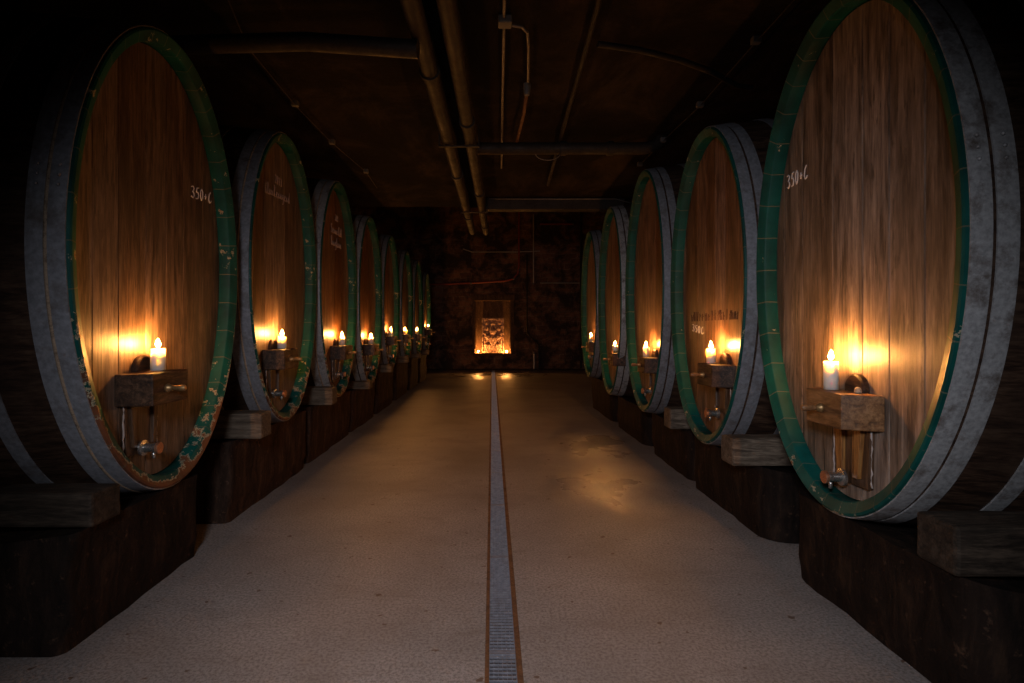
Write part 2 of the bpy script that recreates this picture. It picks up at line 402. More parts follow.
def make_cask(s, X, y, a, yc, b, label, headmat, rimmat, hoopmat, candle_y, candle_x, bar_top, style):
    """s = -1 left row, +1 right row; X = |x| of the rim plane"""
    zc = EYE + yc; base = (s*X, y, zc - b)
    root = thing('wine_cask', label, 'cask', base, 'big oval wine casks lying along both sides of the aisle')
    h = b   # local height of the axis
    N_ = 112
    # body of staves
    sec = [(.0 + .01, -.002)] + [(.05 + (CLEN-.1)*i/14, 0) for i in range(15)] + [(CLEN-.01, -.002)]
    vs, fs, uv = ellipse_band(sec, s, a, b, h, N_)
    n = N_; m_ = len(sec)
    fs2 = fs + [tuple(range((m_-1)*n, m_*n))]
    mb = MB(); mb.add(vs, fs2)
    body = mb.build('stave_body', M['stave'], root, smooth=True, auto=40)
    # stave grooves: thin dark battens are not needed, the seams are modelled as small ridges of bump only
    # painted rim
    sec = [(.018, .001), (.004, -.002), (.0, -.012), (.022, -RIMW+.006), (.030, -RIMW), (HEAD_IN+.02, -RIMW-.006)]
    vs, fs, uv = ellipse_band(sec, s, a, b, h, N_)
    mb = MB(); mb.add(vs, fs)
    rim = mb.build('painted_rim', rimmat, root, smooth=True, auto=35)
    set_uv(rim, vs, fs, uv, 38)
    # head of vertical planks
    mb = MB(); ae, be = a-RIMW+.004, b-RIMW+.004
    edges = [-1.0]
    while edges[-1] < .9: edges.append(edges[-1] + random.uniform(.24, .42))
    edges[-1] = 1.0
    if edges[-1]-edges[-2] < .1: edges.pop(-2)
    vals = []
    for p, (e0, e1) in enumerate(zip(edges, edges[1:])):
        pv = random.random()
        us = [e0, e0+.006] + [e0+.006+(e1-e0-.012)*q/6 for q in range(1, 6)] + [e1-.006, e1]
        o = len(mb.v); vs = []; fs = []
        for q, u in enumerate(us):
            zz = be*math.sqrt(max(0, 1-u*u)); t = HEAD_IN + (.003 if q in (0, len(us)-1) else 0)
            for r_ in range(9):
                vs.append((s*t, ae*u, h + zz*(r_/4-1)))
        for q in range(len(us)-1):
            for r_ in range(8):
                i0 = q*9+r_; fs.append((i0, i0+1, i0+10, i0+9))
        mb.add(vs, fs); vals += [pv]*len(vs)
    head = mb.build('cask_head', headmat, root)
    at = head.data.attributes.new('plank', 'FLOAT', 'POINT')
    for i, v_ in enumerate(vals): at.data[i].value = v_
    # hoops
    for j, (t0, t1) in enumerate([(.016, .088), (.104, .176), (.37, .44), (.80, .87), (1.40, 1.47), (1.83, 1.90), (2.08, 2.15), (2.17, 2.24)]):
        sec = [(t0, .0), (t0, .0065), ((t0+t1)/2, .008), (t1, .0065), (t1, 0)]
        vs, fs, uv = ellipse_band(sec, s, a, b, h, N_)
        mb = MB(); mb.add(vs, fs); hp = mb.build('hoop', hoopmat, root, smooth=True, auto=35)
        if j < 2:
            for th0 in ((PI*.93, PI*.07) if style['rivets'] else ()):
                for dth in (-.035, .0, .035):
                    th = th0 + dth; t = (t0+t1)/2; k = kk(t)
                    c = Vector((s*t, (a*k+.008)*math.cos(th), h+(b*k+.008)*math.sin(th)))
                    d = Vector((0, math.cos(th), math.sin(th)))
                    rv = MB(); rv.tube([c - d*.002, c + d*.004, c + d*.007], .009, 8, r1=.004)
                    rv.build('rivet', hoopmat, hp, smooth=True)
    if style['packing']:
        sec = [(.087, .001), (.0885, .007), (.096, .0095), (.1035, .007), (.105, .001)]
        vs, fs, uv = ellipse_band(sec, s, a, b, h, N_)
        mb = MB(); mb.add(vs, fs); mb.build('rusty_hoop_seam', M['seam'], root, smooth=True)
    # ---- hatch at the foot of the head
    xh = HEAD_IN                       # local t of head
    cy = candle_y - .05 - y; bt = bar_top - base[2]; bh = .165 if s < 0 else .165
    hatch_bot = h - (b-RIMW-.01)*math.sqrt(max(.05, 1-((abs(cy)+.11)/(a-RIMW))**2)) + .01
    mb = MB(); wt, wb = .145, .15
    def slab(y0t, y1t, y0b, y1b, z1, z0, t0, t1):
        vs = []
        for t in (t0, t1):
            vs += [(s*t, y0b, z0), (s*t, y1b, z0), (s*t, y1t, z1), (s*t, y0t, z1)]
        mb.add(vs, [(0,1,2,3), (4,5,6,7), (0,1,5,4), (1,2,6,5), (2,3,7,6), (3,0,4,7)])
    slab(cy-wt, cy+wt, cy-wb*.85, cy+wb*.85, bt-bh*.2, hatch_bot+.03, xh-.024, xh+.004)
    hatch = mb.build('hatch_door', M['hatch'], root, bevel=.004)
    for dy in ((-.075, .075) if style['battens'] else (-.10, .10)):
        mb = MB(); ww = .034 if style['battens'] else .022
        slab(cy+dy-ww, cy+dy+ww, cy+dy*.8-ww*.6, cy+dy*.8+ww*.6, bt-bh+.01, hatch_bot+.07, xh-.044, xh-.022)
        mb.build('batten', M['batten'] if style['battens'] else M['hatch'], hatch, bevel=.004)
    # lime and wine drips down the hatch edge
    for dy in (-.155, .13):
        mb = MB(); z1 = bt-bh-.002; z0 = hatch_bot + .05
        P = [(s*(xh-.026), cy+dy+random.uniform(-.004, .004), z1+(z0-z1)*q/16) for q in range(17)]
        n8 = 6; vs = []; fs = []
        for q, p in enumerate(P):
            rr = random.choice((.0012, .003, .0055, .0065))
            for k in range(n8): vs.append((p[0]+rr*math.cos(2*PI*k/n8)*.7, p[1]+rr*math.sin(2*PI*k/n8), p[2]))
        for q in range(16):
            for k in range(n8): fs.append((q*n8+k, q*n8+(k+1) % n8, (q+1)*n8+(k+1) % n8, (q+1)*n8+k))
        mb.add(vs, fs + [tuple(range(n8)), tuple(16*n8+k for k in range(n8))])
        mb.build('dried_drip', M['drip'], hatch, smooth=True)
    # ---- yoke bar
    fd = xh - (.18 if s < 0 else .16)
    hb = .19 if s < 0 else .21; hf = .165 if s < 0 else .145
    mb = MB(); nx, ny, nz = 4, 12, 4; vs = []; idx = {}
    for i in range(nx+1):
        for j in range(ny+1):
            for k in range(nz+1):
                u = i/nx; t = xh-.002 + (fd-xh)*u; hl = hb + (hf-hb)*u
                yy = cy + hl*(2*j/ny-1); zz = bt - bh + bh*k/nz
                if s < 0 and style['rough']:
                    zz += (k/nz)*.012*noise.noise(Vector((t*9, yy*14+y*3, 1)))
                if 0 < u: t += .005*noise.noise(Vector((yy*9, zz*9, y)))
                idx[i, j, k] = len(vs); vs.append((s*t, yy, zz))
    fs = []
    for i in range(nx):
        for j in range(ny):
            for k in (0, nz): fs.append((idx[i,j,k], idx[i+1,j,k], idx[i+1,j+1,k], idx[i,j+1,k]))
    for i in range(nx):
        for k in range(nz):
            for j in (0, ny): fs.append((idx[i,j,k], idx[i+1,j,k], idx[i+1,j,k+1], idx[i,j,k+1]))
    for j in range(ny):
        for k in range(nz):
            for i in (0, nx): fs.append((idx[i,j,k], idx[i,j+1,k], idx[i,j+1,k+1], idx[i,j,k+1]))
    mb.add(vs, fs)
    bar = mb.build('yoke_bar', style['bar'], root, bevel=.006)
    # screw and handle
    hy = cy + (-.04 if s < 0 else .01); hz = bt - bh*.5
    mb = MB(); mb.lathe([(0, 0), (.022, 0), (.024, .012), (.018, .02), (.016, .034), (0, .034)], 16, (s*(fd+.002), hy, hz), 'x', -s)
    nut = mb.build('screw_nut', M['brass'], bar, smooth=True, auto=40)
    mb = MB(); mb.lathe([(0, .03), (.011, .03), (.013, .05), (.016, .07), (.017, .092), (.012, .1), (0, .101)], 14, (s*fd, hy, hz), 'x', -s)
    mb.build('screw_handle', M['bar_warm'] if s > 0 else M['brass'], bar, smooth=True, auto=40)
    # half round wooden bolt head against the cask head, above the bar
    mb = MB(); mb.lathe([(0, 0), (.075, 0), (.075, .022), (.066, .03), (0, .03)], 28, (s*(xh-.001), cy + (.02 if s < 0 else -.03), bt+.012), 'x', -s)
    mb.build('bolt_disc', M['bar_dark'], root, smooth=True, auto=40)
    # ---- tap
    tz = h - b*(.80 if s < 0 else .865); ty = cy + (-.03 if s < 0 else .03)
    if tz < hatch_bot+.02: tz = hatch_bot+.02
    mb = MB(); mb.lathe([(0, 0), (.042, 0), (.042, .012), (.024, .016), (.022, .055), (.026, .06), (.026, .085), (0, .085)], 24, (s*(xh-.044), ty, tz), 'x', -s)
    tap = mb.build('tap', M['steel'], root, smooth=True, auto=40)
    mb = MB(); mb.lathe([(.027, .078), (.031, .081), (.031, .094), (.029, .096), (0, .096)], 24, (s*(xh-.044), ty, tz), 'x', -s)
    mb.build('tap_cap', M['copper'], tap, smooth=True, auto=40)
    mb = MB(); mb.tube([(s*(xh-.105), ty, tz-.02), (s*(xh-.105), ty, tz-.055)], .009, 10)
    mb.build('tap_spout', M['steel'], tap, smooth=True)
    return root, base

def make_candle(s, x, y, zb, r, hgt, label, group='lit candles standing on the cask yokes', fl=1.0, mat=None):
    root = thing('lit_candle', label, 'candle', (s*x, y, zb), group)
    mb = MB()
    mb.lathe([(0, 0), (r, 0), (r*1.0, hgt*.5), (r*.985, hgt-.006), (r*.93, hgt), (r*.75, hgt-.004), (r*.3, hgt-.007), (0, hgt-.008)], 28)
    mb.build('wax_body', M['wax'], root, smooth=True)
    mb = MB(); mb.tube([(0,0,hgt-.01), (0.001,0,hgt+.004), (.003,.001,hgt+.012)], .0016, 6)
    mb.build('wick', M['wick'], root)
    mb = MB(); q = hgt+.006
    mb.lathe([(0, q), (.0052*fl, q+.003), (.0098*fl, q+.011), (.0108*fl, q+.018), (.0088*fl, q+.028), (.0048*fl, q+.040), (0, q+.053)], 12)
    mb.build('flame', mat or M['flame'], root, smooth=True)
    return root

HM = M
left = [ # y, a, yc, b, candle px (x, base y), wax height, label
 (3.179, .79, .391, 1.263, (158, 371), .118, 'head', 'rim_worn', 'hoop', 'nearest cask on the left side, green rim peeling to bare wood, chalk 350+C'),
 (4.970, .79, .471, 1.255, (282, 349), .105, 'head', 'rim_mid', 'hoop', 'second cask on the left side, faint slanting chalk words high on its head'),
 (6.69, .79, .496, 1.269, (342, 345.5), .105, 'head_red', 'rim_mid', 'hoop_old', 'third cask on the left side, three short lines of faint chalk on its head'),
 (8.415, .79, .454, 1.249, (371, 344), .10, 'head_red', 'rim_mid', 'hoop_old', 'fourth cask from the front on the left side, narrow reddish head'),
 (10.143, .79, .513, 1.200, (391, 336), .095, 'head_red', 'rim_mid', 'hoop', 'fifth cask from the front on the left side'),
 (12.0, .79, .539, 1.167, (405, 334.5), .09, 'head_red', 'rim_mid', 'hoop', 'sixth cask from the front on the left side'),
 (13.85, .79, .550, 1.176, (417, 334), .09, 'head_red', 'rim_mid', 'hoop', 'seventh cask from the front, last but one on the left side'),
 (15.70, .79, .50, 1.12, (429, 329.5), .09, 'head_red', 'rim_mid', 'hoop', 'farthest cask on the left side, only a sliver of head in sight'),
]
right = [
 (2.780, .79, .376, 1.270, (831, 390), .140, 'head_pale', 'rim_good', 'hoop_old', 'nearest cask on the right side, broad pale head chalked 350+C, clean green rim'),
 (4.505, .78, .359, 1.250, (711, 363.5), .110, 'head_red', 'rim_good', 'hoop', 'second cask on the right side, band of burnt lettering across its reddish head'),
 (6.294, .78, .448, 1.343, (646, 357), .110, 'head_red', 'rim_good', 'hoop', 'third cask on the right side, green rim, plain head'),
 (8.10, .78, .434, 1.340, (615, 353), .105, 'head_red', 'rim_good', 'hoop_old', 'fourth cask on the right side, last but one of its row'),
 (9.83, .78, .472, 1.265, (591, 342), .10, 'head_red', 'rim_good', 'hoop', 'farthest cask on the right side, glowing narrow head'),
]
ords = ['nearest', 'second', 'third', 'fourth', 'fifth', 'sixth', 'seventh', 'farthest']
def plinth(s, X, y0, y1, cyl, cb, zc, a, label, mat, rc, xface):
    """stone plinth: rounded in plan, top follows the cask's lowest line"""
    base = (s*xface, (y0+y1)/2, 0)
    mb = MB(); hw = (y1-y0)/2; xl = 2.1
    # plan outline (t along x away from the aisle, yy)
    out = []
    def arc(cx, cyy, a0, a1, r, n=5):
        for q in range(n+1):
            an = a0+(a1-a0)*q/n; out.append((cx+r*math.cos(an), cyy+r*math.sin(an)))
    arc(rc, -hw+rc, PI*1.5, PI, rc); 
    for q in range(1, 8): out.append((0.0, -hw+rc+(2*hw-2*rc)*q/8))
    arc(rc, hw-rc, PI, PI*.5, rc)
    for q in range(1, 10): out.append((rc+(xl-rc)*q/9, hw))
    for q in range(0, 9): out.append((xl-(xl-rc)*q/9, -hw))
    nz = 8; n = len(out); vs = []
    for k in range(nz+1):
        for (t, yy) in out:
            top = zc - cb*kk(max(0, min(CLEN, t + xface - X))) - .006
            z = top*k/nz
            d = noise.noise(Vector((t*3+y0*7, yy*4, z*5)))*.022 + (.02*(1-k/nz) if k < 2 else 0) - (.012 if k == nz else 0)
            # push outward noise only sideways
            nx_ = -1 if t < .01 else 0
            vs.append((s*(t + nx_*0 + (d if t < rc+.01 else 0)), yy - (d*.8 if yy < 0 else -d*.8), z))
    fs = []
    for k in range(nz):
        for i in range(n):
            j = (i+1) % n; fs.append((k*n+i, k*n+j, (k+1)*n+j, (k+1)*n+i))
    # top: strip by pairing near and far sides
    half = 6+7+6
    front = list(range(0, 19)); far = list(range(19, 28)); near = list(range(28, 37))  # near runs back to front
    o = nz*n
    c0 = len(vs)
    # centre line vertices
    ctr = []
    xs = [0.02+rc] + [rc+(xl-rc)*q/9 for q in range(1, 10)]
    for t in xs:
        top = zc - cb*kk(max(0, min(CLEN, t + xface - X))) - .006
        vs.append((s*t, 0, top)); ctr.append(len(vs)-1)
    for i in range(18): fs.append((o+i, o+i+1, ctr[0]))
    ln = [18] + far; ln2 = [0] + near[::-1]
    for q in range(9):
        fs.append((o+ln[q], o+ln[q+1], ctr[q+1], ctr[q])); fs.append((o+ln2[q+1], o+ln2[q], ctr[q], ctr[q+1]))
    mb.add(vs, fs)
    ob = mb.build('stone_plinth', mat, smooth=True, loc=base, auto=38)
    tag(ob, label, 'plinth', 'stone plinths under the casks')
    return ob

def chock(s, x0, x1, y0, y1, z0, z1, label, mat):
    mb = MB(); nx = 8; rng = []
    pr = [(-1,-1),(0,-1.0),(1,-1),(1,0),(1,1),(0,1.0),(-1,1),(-1,0)]
    cyy, cz = (y0+y1)/2, (z0+z1)/2; hy, hz = (y1-y0)/2, (z1-z0)/2
    vs = []; fs = []
    for i in range(nx+1):
        x = x0+(x1-x0)*i/nx
        for (u, v) in pr:
            w = .012*noise.noise(Vector((x*3, u*3+y0, v*3)))
            vs.append((s*(x-x0), (hy+w)*u, hz + (hz + (w if v > 0 else 0))*v))
    for i in range(nx):
        for k in range(8):
            a = i*8+k; b_ = i*8+(k+1) % 8; fs.append((a, b_, b_+8, a+8))
    fs += [tuple(range(8)), tuple(nx*8+k for k in range(8))]
    mb.add(vs, fs)
    o = mb.build('timber_chock', mat, loc=(s*x0, cyy, z0), bevel=.015)
    tag(o, label, 'timber', 'timber chocks wedged under the casks'); return o

def cround(n): return n
LB = [(2.42, 3.50), (4.08, 5.74), (5.92, 7.60), (7.76, 9.20), (9.45, 10.9), (11.3, 12.8), (13.2, 14.6), (15.0, 16.4)]
RB = [(1.98, 3.28), (3.70, 5.10), (5.18, 6.53), (6.80, 8.30), (8.60, 10.4)]
for row, s, X, blocks, hx, cx in ((left, -1, 1.80, LB, 1.90, 1.82), (right, 1, 1.68, RB, 1.78, 1.69)):
    side = 'left' if s < 0 else 'right'
    for i, (y, a, yc, b, (cpx, cpy), wax, hm, rm, hp, label) in enumerate(row):
        cyd = F*cx/abs(cpx-492)                                # candle depth
        cyd = max(y-.42, min(y+.3, cyd))
        cz = EYE - (cpy-331)*cyd/F
        st = dict(battens=(s > 0 and i == 0), bar=(M['bar_warm'] if (s > 0 and i == 0) else M['bar_dark']), rough=(i < 2), rivets=(i < 1), packing=(s < 0 and i < 3))
        if s < 0 or i > 0: st['bar'] = M['bar_dark']
        root, base = make_cask(s, X, y, a, yc, b, label, M[hm], M[rm], M[hp], cyd, cx, cz, st)
        last = 'farthest' if i == len(row)-1 else ords[i]
        make_candle(s, cx, cyd, cz+.0035, .037 if s < 0 else .034, wax,
                    'lit white candle on the yoke of the %s cask on the %s side' % (last, side), fl=1.15)
        zc = EYE+yc
        y0, y1 = blocks[i]
        xf = {-1: [1.83, 1.90, 1.92, 1.92, 1.92, 1.92, 1.92, 1.92], 1: [1.73, 1.80, 1.83, 1.83, 1.83]}[s][i]
        plinth(s, X, y0, y1, y, b, zc, a, '%s stone plinth under the %s cask on the %s side' % (
            'dark mottled' if i == 0 else 'brown damp' if s < 0 else 'round-cornered dark', last, side),
            M['plinth'] if (i == 0 or s > 0) else M['plinth_brown'], .05 if s < 0 else .17, xf)
        ptop = zc - b*kk(max(0, xf-X)) - .006
        x0 = (1.78 if i == 0 else 1.71) if s < 0 else (1.70, 1.62, 1.67, 1.7, 1.7)[i]; x1 = x0+.52
        cy0 = y0+.07; cy1 = y0+.27
        off = y-cy1; t = x1-X; k = kk(t)
        lim = zc - b*k*math.sqrt(max(0, 1-(off/(a*k))**2)) - .006
        z1 = min(ptop+.19, lim)
        if s < 0 and i == 0: z1 -= .035
        if s < 0 or i < 3: chock(s, x0, x1, cy0, cy1, ptop+.003, z1, '%s squared timber chock by the %s cask on the %s side' % (
              'dark' if i == 0 else 'pale grey', last, side), M['timber_dark'] if i == 0 else M['timber'])
        # writing
        if s < 0 and i == 0:
            writing(root, s, base, 3.535, EYE+.845, hx, '350+C', .26, .075, M['chalk'], .06)
        if s > 0 and i == 0:
            writing(root, s, base, 3.375, EYE+.855, hx, '350+C', .225, .080, M['chalk'], .02)
        if s > 0 and i == 1:
            writing(root, s, base, 4.97, EYE+.0, hx, '350C', .27, .062, M['chalk'], -.12, .003)
            mb = MB(); rr = random.Random(3)
            yy = 4.98
            while yy > 4.06:       # old burnt lettering, worn past reading
                hgt = rr.uniform(.05, .085); z0 = EYE + .085
                for q in range(rr.choice((1, 2, 2))):
                    dy = q*.022
                    mb.tube([(s*(hx-.001)-base[0], yy-dy-base[1], z0-base[2]), (s*(hx-.001)-base[0], yy-dy-rr.uniform(-.014, .014)-base[1], z0+hgt-base[2])], .004, 5)
                if rr.random() < .6: mb.tube([(s*(hx-.001)-base[0], yy+.006-base[1], z0+hgt*.5-base[2]), (s*(hx-.001)-base[0], yy-.03-base[1], z0+hgt*rr.uniform(.3, .9)-base[2])], .0035, 5)
                yy -= rr.uniform(.045, .07)
            mb.build('burnt_lettering', M['burnt'], root)
        if s < 0 and i == 1:
            writing(root, s, base, 4.90, EYE+1.30, hx, '2011', .17, .075, M['chalk_faint'], .0, .0035)
            writing(root, s, base, 4.68, EYE+1.16, hx, 'Klnulenugend', .58, .10, M['chalk_faint'], .06, .0035)
        if s < 0 and i == 2:
            writing(root, s, base, 6.78, EYE+1.34, hx, '201', .14, .075, M['chalk_faint'], 0, .0045)
            writing(root, s, base, 6.60, EYE+1.17, hx, 'Senurldl', .50, .11, M['chalk_faint'], .02, .0045)
            writing(root, s, base, 6.60, EYE+1.02, hx, 'lunglnue', .46, .11, M['chalk_faint'], .02, .0045)

# cork on the first right-hand yoke
mb = MB(); mb.lathe([(0, 0), (.016, .001), (.0165, .012), (.013, .024), (.006, .030), (0, .031)], 14)
o = mb.build('cork_stub', M['cork'], smooth=True, loc=(1.725, 2.64, EYE - (390-331)*2.833/F + .004))
tag(o, 'small pale cork stub beside the candle on the nearest right yoke', 'cork')

# ------------------------------------------------------------------ shell
def grid_floor(x0, x1):
    mb = MB(); mb.box(x0, x1, -1.5, 19.86, -.25, 0); return mb
mb = MB(); mb.box(-4.5, -.030, -1.5, 19.86, -.25, 0); mb.box(.127, 4.5, -1.5, 19.86, -.25, 0)
mb.box(-4.5, 4.5, -1.5, 19.86, -.35, -.25)
mb.box(-.030, .127, 19.70, 19.86, -.25, 0)
struct(mb.build('floor', M['floor']))
mb = MB(); mb.box(-4.5, 4.5, 19.86, 20.2, -.35, .055)
struct(mb.build('trim_1', M['plinth_brown']))
# ceiling: shallow vault up to y=9.3, tall bay beyond
mb = MB(); vs = []; nx = 24; ys = [-1.5 + (9.3+1.5)*j/30 for j in range(31)]
for yv in ys:
    for i in range(nx+1):
        x = -4.5+9*i/nx; u = min(1, max(0, (abs(x)-1.0)/3.0))
        z = EYE + 2.06 - .10*u*u - .05*max(0, u-.5) + .018*noise.noise(Vector((x*1.3, yv*1.3, 0)))
        vs.append((x, yv, z))
nb = len(vs)
vs += [(v[0], v[1], v[2]+.3) for v in vs[:nb]]
fs = []
W_ = nx+1
for j in range(30):
    for i in range(nx):
        q = j*W_+i; fs.append((q, q+1, q+1+W_, q+W_)); fs.append((nb+q, nb+q+1, nb+q+1+W_, nb+q+W_))
for i in range(nx):
    fs.append((i, i+1, nb+i+1, nb+i)); q = 30*W_+i; fs.append((q, q+1, nb+q+1, nb+q))
mb.add(vs, fs)
struct(mb.build('ceiling', M['ceiling'], smooth=True, auto=40))
mb = MB(); mb.box(-4.8, 4.8, 9.3, 20.6, EYE+4.6, EYE+4.9); mb.box(-4.5, 4.5, 9.3, 9.6, EYE+2.3, EYE+4.6)
struct(mb.build('ceiling', M['ceiling']))
for s, nm in ((-1, 'wall_left'), (1, 'wall_right')):
    mb = MB(); mb.box(s*4.5, s*4.8, -1.5, 20.5, -.35, EYE+4.6); struct(mb.build(nm, M['brick_side']))

def WP(px, py, d=19.86): return ((px-492)*d/F, d, EYE+(331-py)*d/F)
# end wall with a recessed niche
nx0, nx1 = WP(475.0, 0)[0], WP(510.5, 0)[0]; nz0, nz1 = WP(0, 353.5)[2], WP(0, 300.5)[2]
mb = MB(); y0, y1 = 20.0, 20.6
mb.box(-4.8, nx0, y0, y1, -.35, EYE+4.6); mb.box(nx1, 4.8, y0, y1, -.35, EYE+4.6)
mb.box(nx0, nx1, y0, y1, -.35, nz0); mb.box(nx0, nx1, y0, y1, nz1, EYE+4.6)
mb.box(nx0, nx1, 20.42, 20.6, nz0, nz1)
struct(mb.build('wall_back', M['brick']))
mb = MB(); mb.box(nx0+.001, nx1-.001, 20.40, 20.425, nz0, nz1); mb.box(nx0-.0, nx0+.02, 20.01, 20.40, nz0, nz1); mb.box(nx1-.02, nx1, 20.01, 20.40, nz0, nz1)
struct(mb.build('trim_2', M['plaster']))
fr = thing('niche_surround', 'sandstone surround of the lit wall niche at the end of the aisle', 'niche frame', ((nx0+nx1)/2, 20.0, nz0-.1))
def local(mb, nm, mat, **k):
    o = mb.build(nm, mat, fr, **k); o.location = (-fr.location.x, -fr.location.y, -fr.location.z); return o
for x0_, x1_ in ((nx0-.09, nx0), (nx1, nx1+.13)):
    mb = MB(); mb.box(x0_, x1_, 19.93, 19.998, nz0, nz1+.0); local(mb, 'jamb', M['sandstone'], bevel=.01)
mb = MB(); mb.box(nx0-.12, nx1+.15, 19.91, 19.998, nz1, nz1+.22); local(mb, 'lintel_stone', M['sandstone'], bevel=.01)
mb = MB(); mb.box(nx0-.06, nx1+.05, 19.88, 19.998, nz0-.07, nz0); mb.box(nx0+.025, nx1-.025, 19.998, 20.395, nz0-.001, nz0+.008); local(mb, 'sill', M['sandstone'], bevel=.004)
# carved relief
px0, px1, pz0, pz1 = WP(482, 0, 20.2)[0], WP(504, 0, 20.2)[0], nz0+.012, WP(0, 318, 20.2)[2]
mb = MB(); nu, nv = 56, 84; vs = []; fs = []
def rel(u, v):
    x = abs(u-.5)*2
    h = 0
    h = max(h, .055 if (x > .9 or v < .05 or v > .95) else 0)
    def blob(cx, cy, r, hh, ex=1):
        d = math.hypot((x-cx)*.5, (v-cy)*1.5*ex); return hh*math.sqrt(max(0, 1-(d/r)**2))
    for c_ in ((0, .62, .15, .09, 1), (.5, .70, .10, .06, 1), (.48, .45, .12, .07, 1), (0, .36, .16, .08, .7), (.62, .22, .10, .06, 1), (.25, .20, .09, .06, 1), (0, .84, .10, .06, 1.2), (.55, .86, .08, .05, 1), (.75, .56, .07, .05, 1)):
        h = max(h, blob(*c_))
    return h + (.03*noise.noise(Vector((x*7+.4, v*11, 3)))) + .02*noise.noise(Vector((x*22, v*34, 7)))
for j in range(nv+1):
    for i in range(nu+1):
        u, v_ = i/nu, j/nv
        vs.append((px0+(px1-px0)*u, 20.28-rel(u, v_), pz0+(pz1-pz0)*v_))
nb = len(vs)
vs += [(px0, 20.34, pz0), (px1, 20.34, pz0), (px1, 20.34, pz1), (px0, 20.34, pz1)]
for j in range(nv):
    for i in range(nu):
        q = j*(nu+1)+i; fs.append((q, q+1, q+nu+2, q+nu+1))
fs += [tuple([nb, nb+1] + [i for i in range(nu, -1, -1)]), tuple([nb+3, nb+2] + [nv*(nu+1)+i for i in range(nu, -1, -1)]),
       tuple([nb, nb+3] + [j*(nu+1) for j in range(nv, -1, -1)]), tuple([nb+1, nb+2] + [j*(nu+1)+nu for j in range(nv, -1, -1)]), (nb, nb+1, nb+2, nb+3)]
mb.add([(v[0]-px0, v[1]-20.34, v[2]-pz0) for v in vs], fs)
o = mb.build('carved_relief', M['relief'], smooth=True, loc=(px0, 20.34, pz0), auto=50); tag(o, 'carved stone relief tablet standing inside the lit wall niche', 'relief')
for px_, lb in ((478.2, 'left'), (506.6, 'right')):
    x_ = WP(px_, 0, 20.05)[0]
    make_candle(1, x_, 20.05, nz0+.01, .030, .03, 'short lit candle at the %s foot of the carved relief in the niche' % lb, 'candles in the end wall niche', fl=2.1, mat=M['flame_niche'])

# ------------------------------------------------------------------ drain
gx0, gx1 = -.011, .101
dc = thing('drain_channel', 'rust-edged steel gutter frame let into the floor along the aisle', 'drain', (0, 9, 0))
for a_, b_ in ((-.030, -.012), (.102, .127)):
    mb = MB(); mb.box(a_, b_, -1.5-9, 19.70-9, -.03, .003); mb.build('edge_rail', M['rust'], dc, bevel=.002)
mb = MB(); mb.box(-.030, .127, -10.5, 10.7, -.25, -.235); mb.box(-.030, -.022, -10.5, 10.7, -.235, -.03); mb.box(.119, .127, -10.5, 10.7, -.235, -.03)
mb.build('trough', M['rust'], dc)
seg = 1.03; gme = None
y = 1.41; i = 0
while y + seg < 19.72:
    if gme is None:
        mb = MB(); L = seg-.006
        nb_ = int(L/.0265)
        for k in range(1, nb_): mb.box(0, gx1-gx0, L*k/nb_-.0022, L*k/nb_+.0022, -.010, .0)
        for k in range(7): xx = (gx1-gx0)*k/6; mb.box(xx-.0014, xx+.0014, 0, L, -.024, -.0015)
        mb.box(0, gx1-gx0, 0, .012, -.025, .0015); mb.box(0, gx1-gx0, L-.012, L, -.025, .0015)
        o = mb.build('drain_grate', M['grate']); gme = o
    else:
        o = gme.copy(); C.objects.link(o)
    o.location = (gx0, y, 0.001)
    wd = ['first', 'second', 'third', 'fourth', 'fifth', 'sixth', 'seventh', 'eighth', 'ninth', 'tenth', 'eleventh', 'twelfth', 'thirteenth', 'fourteenth', 'fifteenth', 'sixteenth', 'seventeenth', 'eighteenth'][i]
    tag(o, 'steel mesh drain grate in the floor gutter, %s counted from the camera' % wd, 'drain grate', 'steel grates laid end to end in the gutter')
    y += seg; i += 1

# ------------------------------------------------------------------ ceiling pipes
def CP(px, py, Y=1.95):
    d = Y*F/(331-py); return ((px-492)*d/F, d, EYE+Y)
def pipe(name, pts, r, mat, label, cat, group=None, n=14, collars=()):
    base = pts[0]
    t = thing(name, label, cat, base, group)
    mb = MB(); mb.tube([tuple(p[j]-base[j] for j in range(3)) for p in pts], r, n)
    mb.build('pipe_run', mat, t, smooth=True, auto=50)
    for c, d in collars:
        d = Vector(d).normalized(); c = Vector([c[j]-base[j] for j in range(3)])
        mb = MB(); mb.tube([c-d*.03, c+d*.03], r*1.22, n); mb.build('collar', M['clip'] if r < .04 else mat, t, smooth=True, auto=50)
    return t
def lerp(a, b, t): return tuple(a[j]+(b[j]-a[j])*t for j in range(3))
A0, A1 = (-.50, .4, EYE+1.90), (-.375, 10.7, EYE+1.90)
B0, B1 = (-.315, .4, EYE+1.90), (-.115, 10.8, EYE+1.90)
pipe('ceiling_pipe', [A0, lerp(A0, A1, .5), A1], .062, M['duct'], 'thick pipe running along the ceiling, left one of the pair', 'pipe', None, 18, [(lerp(A0, A1, t), (.01, 1, 0)) for t in (.12, .36, .62, .86)])
pipe('ceiling_pipe', [B0, lerp(B0, B1, .5), B1], .060, M['duct'], 'thick pipe running along the ceiling, right one of the pair', 'pipe', None, 18, [(lerp(B0, B1, t), (.02, 1, 0)) for t in (.2, .45, .7, .93)])
